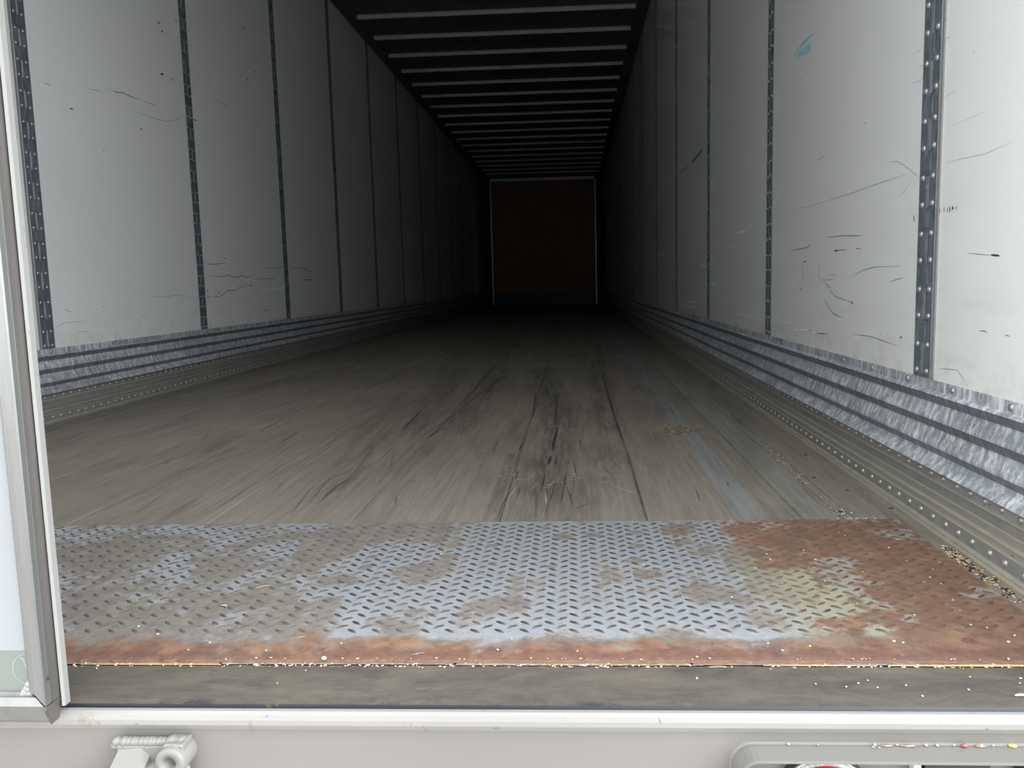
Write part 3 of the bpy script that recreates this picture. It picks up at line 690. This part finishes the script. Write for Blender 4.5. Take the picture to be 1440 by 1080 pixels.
# ---------------------------------------------------------------- marks
def marks(parent, plane, lst, nm, mat, eps=.0006):
    for pts, wpx in lst:
        if plane == 'R': q = [onx(a, b, W2-eps) for a, b in pts]; n = (-1, 0, 0)
        elif plane == 'L': q = [onx(a, b, -W2+eps) for a, b in pts]; n = (1, 0, 0)
        elif plane == 'F': q = [onz(a, b, eps) for a, b in pts]; n = (0, 0, 1)
        mid = q[len(q)//2]; dpt = (mid-CAM).dot(FW); mb = MB(); 
        if len(q) == 2: q = [q[0], (q[0]*2+q[1])/3, (q[0]+q[1]*2)/3, q[1]]
        qq = []
        for i in range(len(q)-1): qq += [q[i], (q[i]+q[i+1])/2]
        qq.append(q[-1]); wm = wpx*dpt/FPX
        if plane == 'F': wm = wpx*dpt/FPX
        ribbon(mb, qq, wm, n); mb.build(nm, mat, parent, fixn=False)
Z8 = lambda o, s, L: [([(o[0]+x/s, o[1]+y/s) for x, y in p], w_) for p, w_ in L]
# right wall, big panel (crop origin 1090,330 scale 6.75)
marks(WR, 'R', Z8((1090, 330), 6.75, [([(480, 25), (560, 18), (640, 10), (750, 10), (790, 8), (835, 10)], .9), ([(130, 158), (240, 135), (300, 122), (338, 92)], .9), ([(555, 153), (600, 150), (685, 142)], 1), ([(560, 155), (590, 148)], 2.2),
    ([(265, 262), (298, 252)], 1.4), ([(265, 262), (264, 425), (290, 440)], .7), ([(302, 260), (300, 430)], .5), ([(412, 278), (420, 430)], .8), ([(470, 450), (490, 475), (515, 490), (505, 508), (485, 490)], .9), ([(510, 520), (570, 585), (720, 640)], .8),
    ([(715, 636), (740, 655)], 1.8), ([(455, 590), (540, 740), (640, 795)], 1.0), ([(740, 400), (820, 340), (950, 305), (1200, 300)], .6), ([(1095, 445), (1220, 405)], .7), ([(740, 945), (900, 965), (1170, 1058)], .7), ([(1185, 975), (1205, 975)], 2.4),
    ([(235, 510), (248, 522)], 1.6), ([(430, 430), (560, 425)], .6), ([(515, 380), (590, 380)], .6), ([(760, 135), (815, 130)], 1)]), 'scuff_mark', M_BLACK)
marks(WR, 'R', Z8((1090, 330), 6.75, [([(100, 915), (200, 900), (320, 905), (400, 935), (510, 945)], 1.8), ([(320, 905), (360, 930), (500, 945)], 2.0), ([(540, 805), (640, 808)], 1), ([(380, 805), (440, 775)], 1), ([(270, 745), (390, 760)], .7), ([(950, 950), (1060, 955), (1150, 935)], 1.3),
    ([(0, 830), (200, 832)], .8), ([(40, 445), (200, 450)], .8), ([(0, 240), (90, 225)], .8), ([(640, 1010), (760, 1030)], .8)]), 'pale_scrape', M_LITE)
marks(WR, 'R', Z8((1090, 30), 4.0, [([(640, 790), (690, 788), (740, 820), (785, 858), (812, 880)], 1.0), ([(95, 1052), (180, 1045), (420, 970), (600, 905), (760, 855)], .7), ([(780, 860), (740, 940), (690, 990)], .5), ([(955, 800), (1060, 770), (1180, 745), (1330, 680)], .8),
    ([(1110, 188), (1128, 165)], 1.2), ([(962, 100), (980, 88)], 1.3), ([(765, 190), (835, 155)], .5), ([(760, 350), (830, 328)], .5), ([(800, 255), (835, 245)], .5), ([(500, 570), (512, 575)], 1.4), ([(240, 780), (285, 750)], 1.1), ([(990, 590), (1200, 500)], .4), ([(950, 430), (1020, 385)], .5)]), 'scratch', M_GREY)
marks(WR, 'R', Z8((1090, 30), 4.0, [([(245, 750), (292, 716)], 1.0)]), 'yellow_scuff', M_YEL)
marks(WR, 'R', Z8((1090, 30), 4.0, [([(120, 200), (165, 165), (205, 120)], 9), ([(100, 200), (150, 130), (225, 60)], 4), ([(165, 190), (210, 140)], 3)]), 'blue_scuff', M_BLUE)
marks(WR, 'R', [([(972, 229), (980, 220), (988, 211)], 5), ([(955, 245), (968, 232)], 1.5)], 'blue_scuff', M_BLUE2)
marks(WR, 'R', Z8((1290, 250), 9.6, [([(300, 405), (300, 470)], 1.8), ([(362, 390), (362, 465)], 1.5), ([(405, 390), (405, 460)], 1.3), ([(430, 388), (440, 430), (425, 465)], 2.6), ([(462, 385), (492, 410), (462, 435)], 1.6), ([(480, 380), (470, 430)], 2.0), ([(525, 380), (525, 438)], 1.5)]), 'ink_mark', M_BLACK)
marks(WR, 'R', [([(1284.5, 302), (1286, 312)], 2.5), ([(1393, 358.5), (1406, 359.5)], 3), ([(1360, 356), (1393, 359)], .7), ([(1376, 466), (1383, 465), (1389, 468)], 1), ([(1413, 471), (1420, 473)], 1), ([(1320, 518), (1346, 520), (1362, 545)], .6)], 'scuff_mark', M_BLACK)
marks(WR, 'R', [([(925, 358), (936, 356)], 1), ([(965, 340), (974, 342)], 1), ([(985, 373), (993, 376)], 2), ([(990, 398), (1010, 402)], 1.2), ([(1009, 339), (1016, 340)], 1), ([(1023, 346), (1032, 347)], 1), ([(1036, 328), (1048, 325)], 3), ([(1048, 325), (1060, 316)], .8), ([(1017, 200), (1020, 290), (1026, 329)], .5),
    ([(938, 372), (950, 369)], .8), ([(955, 428), (985, 434)], 1), ([(960, 423), (985, 426)], .8), ([(1000, 400), (1012, 396)], .8), ([(1030, 440), (1060, 446)], .8), ([(1120, 128), (1130, 113), (1140, 108)], .8)], 'pale_scrape', M_LITE)
# left wall
marks(WL, 'L', Z8((0, 0), 4, [([(885, 120), (900, 135)], 2.5), ([(902, 170), (922, 182)], 1.8), ([(902, 417), (922, 417)], 2.4), ([(955, 437), (985, 455)], 1.0), ([(392, 608), (412, 616)], 1.8), ([(245, 465), (288, 483)], .8), ([(620, 503), (655, 520), (690, 520), (740, 545), (800, 565)], 1.0), ([(800, 565), (880, 595)], .6),
    ([(790, 722), (800, 732)], 2.4), ([(776, 715), (782, 722)], 1.2), ([(1088, 670), (1106, 680)], 1.8), ([(1360, 148), (1378, 163)], 1.4), ([(1385, 440), (1400, 458)], 1.6), ([(1430, 395), (1438, 405)], 1.8), ([(580, 845), (586, 850)], 1.5), ([(1105, 785), (1110, 790)], 1.2), ([(980, 110), (998, 128)], .8), ([(735, 615), (850, 660), (940, 685), (1000, 672), (1025, 655)], .5),
    ([(1210, 560), (1290, 605)], .5), ([(500, 500), (575, 515)], .5)]), 'scuff_mark', M_BLACK)
marks(WL, 'L', Z8((270, 360), 8, [([(140, 85), (250, 95), (400, 75)], .7), ([(150, 215), (340, 237), (400, 215), (490, 245), (550, 218), (610, 240), (720, 205)], .8), ([(165, 452), (310, 460), (350, 435), (395, 390), (480, 388), (540, 350), (640, 325)], .8), ([(645, 330), (680, 332)], 1.2), ([(170, 370), (178, 410)], 1.4), ([(180, 440), (178, 485)], 1),
    ([(268, 365), (272, 400)], 1.4), ([(272, 430), (272, 480)], 1.4), ([(300, 385), (308, 410), (304, 430)], 2.0), ([(628, 495), (629, 540)], 1), ([(768, 462), (768, 490)], 1), ([(875, 425), (875, 445)], .9), ([(780, 140), (930, 130), (1025, 135)], .6), ([(1100, 125), (1240, 140), (1360, 180)], .6), ([(700, 265), (800, 250), (960, 265)], .6), ([(1250, 268), (1360, 268)], .9),
    ([(330, 650), (342, 660)], 1.4), ([(355, 15), (380, 28)], 1.2), ([(790, 608), (870, 610)], .6), ([(140, 58), (158, 60)], 1)]), 'scuff_mark', M_BLACK)
marks(WL, 'L', [([(360, 407), (385, 406), (415, 407)], 1.6)], 'pale_scrape', M_LITE)
marks(WL, 'L', Z8((0, 400), 4, [([(310, 245), (360, 215), (480, 208)], .7), ([(360, 140), (405, 155)], .8), ([(578, 122), (586, 126)], 1.4), ([(860, 65), (930, 72), (1000, 58), (1110, 75)], .6), ([(768, 215), (785, 200), (790, 280)], .5), ([(785, 195), (825, 155)], .6), ([(430, 270), (500, 262)], .6)]), 'scratch', M_GREY)
# floor (crop origin 640,600 scale 6.545 / 340,400 scale 3)
marks(floor, 'F', Z8((640, 600), 6.545, [([(945, 0), (930, 70), (905, 150), (900, 225)], 4.0), ([(880, 270), (860, 350)], 4.5), ([(830, 430), (795, 590)], 2.0), ([(1025, 410), (1000, 560), (975, 700)], 1.4), ([(915, 520), (895, 620), (865, 700)], 1.0), ([(575, 400), (555, 500)], 1.6), ([(610, 160), (590, 220)], 2.0), ([(400, 120), (345, 235)], .9),
    ([(1115, 755), (1240, 700)], 1.0), ([(1145, 160), (1160, 210), (1210, 212)], 1.2), ([(650, 60), (535, 400)], .8), ([(540, 560), (440, 700), (385, 870)], 1.2), ([(930, 270), (935, 360)], 1.5), ([(1090, 420), (1100, 560)], .6), ([(1065, 600), (1065, 700)], .9), ([(745, 600), (745, 830)], .7), ([(80, 0), (50, 120)], .6)]), 'floor_scuff', M_DFL)
marks(floor, 'F', Z8((340, 400), 3.0, [([(340, 905), (400, 850), (455, 820)], 6), ([(455, 820), (560, 680)], 1.2), ([(560, 680), (640, 600)], .8), ([(780, 650), (850, 600)], 5), ([(750, 650), (870, 570), (940, 510), (1050, 430), (1150, 350)], 2.2), ([(940, 490), (1000, 420), (1060, 350)], 3.0), ([(680, 610), (760, 530)], 3.0), ([(710, 830), (740, 830)], 2.5),
    ([(815, 735), (835, 730)], 2.2), ([(280, 760), (300, 755)], 2), ([(100, 850), (350, 680), (560, 550)], .7), ([(160, 670), (240, 620)], 2.5), ([(40, 640), (300, 500)], .8), ([(20, 560), (420, 420)], .9), ([(500, 440), (620, 410)], 1.2), ([(590, 750), (610, 748)], 1.4), ([(1240, 460), (1230, 560)], 4), ([(1330, 480), (1320, 600)], 5), ([(1280, 430), (1300, 480)], 4), ([(1200, 350), (1430, 345)], 2.5)]), 'floor_scuff', M_GFL)
scr = []
for k in range(34):
    x = random.uniform(700, 862); band = random.choice([(668, 682), (600, 610), (672, 688)]); y = random.uniform(*band)-(x-700)*.02*(band[0] > 620)
    if band[0] == 600: x = random.uniform(742, 800)
    L_ = random.uniform(4, 12); scr.append(([(x, y), (x+L_, y-random.uniform(0, 2))], random.uniform(.6, 1.1)))
marks(floor, 'F', scr, 'pale_scrape', M_LFL)
marks(floor, 'F', [([(840, 500), (856, 560), (868, 600), (878, 620)], 1.4), ([(878, 620), (890, 660), (911, 733)], .8), ([(690, 510), (740, 510), (815, 511)], .9), ([(820, 630), (900, 632), (960, 632)], .6)], 'board_seam', M_DFL)

for mat_, cnt, nm_ in ((M_GFL, 170, 'fine_floor_scratches'), (M_LFL, 26, 'pale_floor_scratches')):
    mb = MB()
    for k in range(cnt):
        x, y = random.uniform(-1.1, 1.0), .72+random.random()**1.4*5; L_ = random.uniform(.03, .30); dx = random.gauss(0, .03)*L_*4
        if cnt < 30: x = random.uniform(.3, 1.0); L_ *= .4
        ribbon(mb, [(x, y, .0005), (x+dx*.4, y+L_*.4, .0005), (x+dx, y+L_, .0005)], random.uniform(.001, .0035)*(1 if cnt > 30 else .5), (0, 0, 1))
    mb.build(nm_, mat_, floor, fixn=False, kind='stuff')
marks(floor, 'F', [([(840, 503), (905, 503)], 1.2), ([(860, 537), (940, 537)], .8), ([(700, 537), (760, 536)], .8), ([(860, 632), (905, 632)], .9), ([(700, 655), (735, 655)], .7)], 'pale_scrape', M_LFL)

# ---------------------------------------------------------------- loose things
def kernel_mb(r=.0017, el=1.5, mi=0, c=(0, 0, 0), rot=0.0, mb=None, h=.8):
    mb = mb or MB(); seg, rg = 6, 4; vs = []; ca, sa = math.cos(rot), math.sin(rot)
    for k in range(1, rg):
        t = math.pi*k/rg
        for j in range(seg):
            q = 2*math.pi*j/seg; x, y, z = r*el*math.cos(t), r*math.sin(t)*math.cos(q), r*h*math.sin(t)*math.sin(q); vs.append((c[0]+ca*x-sa*y, c[1]+sa*x+ca*y, c[2]+z))
    vs += [(c[0]+ca*r*el, c[1]+sa*r*el, c[2]), (c[0]-ca*r*el, c[1]-sa*r*el, c[2])]; n = len(vs)
    fs = [(k*seg+j, k*seg+(j+1) % seg, (k+1)*seg+(j+1) % seg, (k+1)*seg+j) for k in range(rg-2) for j in range(seg)]
    fs += [((j+1) % seg, j, n-2) for j in range(seg)]+[((rg-2)*seg+j, (rg-2)*seg+(j+1) % seg, n-1) for j in range(seg)]
    return mb.add(vs, fs, mi, True)
def spill(name, label, cat, pts, z=0, rmin=.0009, rmax=.0018, pick=(0, 0, 1, 2, 2)):
    mb = MB()
    for x, y in pts:
        r = random.uniform(rmin, rmax); kernel_mb(r, random.uniform(1, 2), random.choice(pick), (x, y, z+r*.75), random.uniform(0, 3.1), mb)
    o = mb.build(name, GRN, fixn=False); o['kind'] = 'stuff'; o['label'] = label; o['category'] = cat; return o
pts = []
for k in range(330):
    x = random.uniform(-.03, 1.22)
    if random.random() < .35: x = random.choice([.25, .36, .45, .60, .62, .68, .95, 1.05, 1.12])+random.gauss(0, .03)
    pts.append((x, random.choice([.1055, .1085, .1125, .117])+random.gauss(0, .0012)))
spill('grain_line', 'line of spilled pale grain caught in the gap before the tread plate', 'grain', [p for p in pts if p[1] < .1135], -.0015, .0009, .0016)
spill('grain_line', 'sparse row of pale grain on the front rim of the tread plate', 'grain', [p for p in pts if p[1] >= .1145][::2], PZ, .0006, .0012)
pts = []
for k in range(240):
    t = random.random()**1.2; a, b = onz(1335, 770), onz(1440, 850); p = a.lerp(b, random.random()**1.5) if k % 3 else onz(1330, 772).lerp(onz(1370, 800), random.random()); pts.append((1.240+random.gauss(0, .006), p.y+random.gauss(0, .006)))
spill('grain_heap', 'mixed grain, husks and grit heaped between tread plate and right base rail', 'grain', [p for p in pts if 1.226 < p[0] < 1.252], 0, .0010, .0024, (0, 1, 1, 2, 3, 3))
pts = [((c := onz(random.gauss(1208, 14), random.gauss(732.0, 1.8))).x, c.y) for k in range(120)]+[((c := onz(random.uniform(1100, 1262), random.uniform(730, 735))).x, c.y) for k in range(50)]
spill('grain_heap', 'small golden grain heap at the far right corner of the tread plate', 'grain', [p for p in pts if .688 < p[1] < .72 and p[0] < 1.24], 0, .0009, .0019, (0, 0, 1, 1, 2))
pts = []
for k in range(210):
    y = .72+random.random()**1.5*3.4; x = 1.139+random.gauss(0, .009)
    if int(y*5) % 3 == 0 or random.random() < .3: pts.append((x, y))
spill('grain_trail', 'thin trail of grain husks along the right floor boards', 'grain', pts, 0, .0011, .0021, (0, 0, 1, 2))
mb = MB(); cp = onz(955, 606)
for k in range(150):   # bark chips swept into a small heap
    x, y = cp.x+random.gauss(0, .030), cp.y+random.gauss(0, .035); q = random.uniform(0, 3.1); L_, B_ = random.uniform(.003, .010), random.uniform(.0012, .003); z = .0015+abs(random.gauss(0, .002)); ca, sa = math.cos(q), math.sin(q); ti = random.uniform(-.003, .003)
    vv = [(x+ca*u*L_-sa*v*B_, y+sa*u*L_+ca*v*B_, z+ti*u+dz) for dz in (-.0008, .0008) for u, v in ((-1, -.6), (1, -1), (.8, 1), (-.9, .7))]
    mb.add(vv, [(3, 2, 1, 0), (4, 5, 6, 7), (0, 1, 5, 4), (1, 2, 6, 5), (2, 3, 7, 6), (3, 0, 4, 7)])
o = mb.build('bark_chips', CHIP, fixn=False); o['kind'] = 'stuff'; o['label'] = 'small scatter of brown bark chips on the floor right of the middle'; o['category'] = 'debris'
def straw(name, label, p0, p1, wd, mat=STRAW, cat='straw', bend=.002, group=None, hh=None):
    p0, p1 = Vector(p0), Vector(p1); d = p1-p0; c = (p0+p1)/2; n = 6; b = Vector((-d.y, d.x, 0)).normalized(); mb = MB(); hh = hh or wd*.35; vs = []
    for i in range(n+1):
        t = i/n; f = .35+.65*math.sin(math.pi*min(max(t, .08), .92)); q = p0+d*t-c+b*bend*math.sin(math.pi*t)
        for k in range(6):
            a = 2*math.pi*k/6; vs.append(q+b*math.cos(a)*wd*f*.5+Vector((0, 0, math.sin(a)*hh*f)))
    mb.add(vs, [(i*6+k, i*6+(k+1) % 6, (i+1)*6+(k+1) % 6, (i+1)*6+k) for i in range(n) for k in range(6)]+[tuple(range(5, -1, -1)), tuple(n*6+k for k in range(6))])
    return tag(mb.build(name, mat, loc=c, fixn=True), label, cat, group)
straw('straw_stalk', 'long golden straw stalk lying in the gap at the right', (onz(1253, 940).x, .1098, -.0003), (1.225, .1103, -.0003), .0036, bend=0)
straw('straw_stalk', 'thin tan straw piece in the gap left of the long golden stalk', (onz(1075, 939).x, .1100, -.0005), (onz(1236, 939).x, .1095, -.0005), .0022, bend=.0003)
straw('straw_stalk', 'thin straw length in the gap at the far left by the door', (onz(110, 936).x, .1100, -.0005), (onz(310, 935).x, .1100, -.0005), .0026, bend=.0004)
straw('straw_stalk', 'brown straw length in the gap below the middle of the plate', (onz(640, 936).x, .1100, -.0005), (onz(990, 937).x, .1103, -.0005), .0022, CHIP, bend=.0003)
def q3(px_, py_, z): v = onz(px_, py_, z); return (v.x, v.y, z)
straw('straw_bit', 'short yellow straw bit on the left of the tread plate', q3(360, 827, PZ+.0022), q3(378, 823, PZ+.0026), .0022)
straw('straw_bit', 'small pale husk on the tread plate just below the yellow straw bit', q3(311, 851, PZ+.0020), q3(319, 853, PZ+.002), .004, GRN[2])
straw('straw_bit', 'faint straw fibre on the tread plate above its rusty front at left', q3(416, 898, PZ+.0010), q3(430, 895, PZ+.0010), .0012)
straw('paper_scrap', 'thin white paper scrap on the threshold at the right edge of the photo', q3(1427, 978, .0012), q3(1450, 978, .0012), .006, GRN[2], 'scrap', hh=.0006)
straw('leaf_bit', 'dark curled leaf bit in the gap below the right half of the plate', q3(996, 938.5, .0012), q3(1022, 938, .0012), .0035, CHIP, 'leaf', .0015)
straw('leaf_bit', 'dark flake on the rusty front rim of the tread plate near the middle', q3(578, 921, PZ+.001), q3(596, 918, PZ+.001), .003, CHIP, 'leaf', .001)
pb_ = tag(kernel_mb(.0031, 1.15, h=.85).build('pebble', GRN[2], loc=(*q3(456, 932, 0)[:2], PZ+.0026), fixn=False), 'round pale pebble, the largest bit on the rusty front rim at left', 'pebble')
tag(kernel_mb(.0055, 1.2, h=.8).build('pebble', mat_plain('dark_pebble', (.10, .10, .10), .6), loc=(1.2385, onz(1327, 776).y, .0036), fixn=False), 'dark pebble at the head of the grain heap by the right base rail', 'pebble')
kp = kernel_mb(.0016, 1.35).build('grain_kernel', GRN[0], fixn=False); first = True
PB = [(1160, 818), (1188, 754), (1250, 771), (1262, 760), (1222, 819), (1245, 748), (1213, 805), (1321, 792), (1323, 822), (1308, 813), (1312, 802), (1350, 860), (1418, 904), (1427, 895), (1388, 884), (1286, 866), (1257, 903), (1270, 905), (1418, 928), (1100, 916), (1300, 730+90), (868, 748), (947, 764), (1078, 780), (1083, 788), (1130, 775), (1147, 788), (1062, 800),
      (1029, 841), (1100, 822), (620, 780), (720, 900), (905, 795), (960, 840), (195, 882), (222, 893), (295, 905), (374, 916), (265, 915), (480, 906), (700, 915), (812, 917), (980, 925), (1080, 906), (1139, 910), (1180, 750), (1275, 790), (1340, 845), (1365, 880), (1205, 850)]
for x, y in PB:
    c = onz(x, y, PZ); o = kp if first else kp.copy()
    if not first: col.objects.link(o)
    first = False; o.location = (c.x, c.y, PZ+.0014); o.rotation_euler = (0, 0, random.uniform(0, 3)); o.scale = (random.uniform(.7, 1.2),)*3
    tag(o, 'single pale grain kernel lying loose on the tread plate', 'grain kernel', 'loose kernels on the tread plate')
for x, y in [(1207, 962), (1190, 967), (1147, 963), (1234, 968), (1297, 980), (1364, 953), (1434, 962), (1435, 955), (1274, 965), (594, 940), (390, 962), (1362, 971), (1220, 958), (106, 938), (136, 941), (980, 955), (1084, 930+12), (430, 944)]:
    o = kp.copy(); col.objects.link(o); c = onz(x, y, 0); o.location = (c.x, c.y, .0012); o.rotation_euler = (0, 0, random.uniform(0, 3)); o.scale = (random.uniform(.5, .9),)*3
    tag(o, 'tiny pale grain kernel lying loose on the grey threshold', 'grain kernel', 'loose kernels on the threshold')
LB = [(1226, 1043, 2, 1), (1105, 1040, 2, .9), (1258, 1044, 2, .7), (1297, 1043, 2, 1), (1314, 1045, 0, 1), (1374, 1043.5, 2, 1.1), (1371, 1045, 1, .9), (1393, 1046, 0, .7), (1228, 1052, 2, .7), (1237, 1053, 2, .6), (1150, 1049, 1, .7), (1340, 1048, 2, .7)]
YEL = mat_plain('yellow_leaf', (.75, .70, .16), .5); REDB = mat_plain('reddish_seed', (.30, .10, .08), .5)
for x, y, mi, s_ in LB:
    o = kp.copy(); o.data = kp.data.copy(); o.data.materials.clear(); o.data.materials.append(GRN[mi]); col.objects.link(o)
    c = onz(x, y, -.0325); o.location = (c.x, min(c.y, -.0035), -.0312-.0+.0002); o.rotation_euler = (0, 0, random.uniform(0, 3)); o.scale = (s_,)*3
    tag(o, 'tiny grain bit lying on the top ledge of the light box', 'grain kernel', 'loose kernels on the light box ledge')
c = onz(1350, 1044, -.0325); tag(kernel_mb(.0028, 1.25).build('seed', REDB, loc=(c.x, -.005, -.0303), fixn=False), 'reddish brown seed on the top ledge of the light box', 'seed')
c = onz(1424, 1050, -.0325); tag(kernel_mb(.0038, 1.2, h=.3).build('leaf_bit', YEL, loc=(c.x, c.y, -.0313), fixn=False), 'bright yellow leaf bit on the light box ledge at far right', 'leaf')
for (x0, x1) in ((1235, 1250), (1262, 1282), (1366, 1380)):
    c0, c1_ = onz(x0, 1043.5, -.0325), onz(x1, 1044.5, -.0325)
    straw('bark_bit', 'brown bark bit on the light box ledge, %s' % {1235: 'the small one by the pale kernel', 1262: 'the larger rusty brown one', 1366: 'the right one left of the yellow leaf'}[x0], (c0.x, -.0045, -.0314), (c1_.x, -.0050, -.0314), .0040, CHIP, 'bark', .0005)
for x, y in ((1191, 690), (1253, 715.5), (1182, 720), (1145, 672), (1133, 640)):
    c = onz(x, y); o = tag(kernel_mb(.003, 1.7, h=.5).build('dark_flake', GRN[3], loc=(c.x, c.y, .0012), fixn=False), 'small dark flake lying on the boards beside the right base rail', 'flake', 'dark flakes by the right rail')
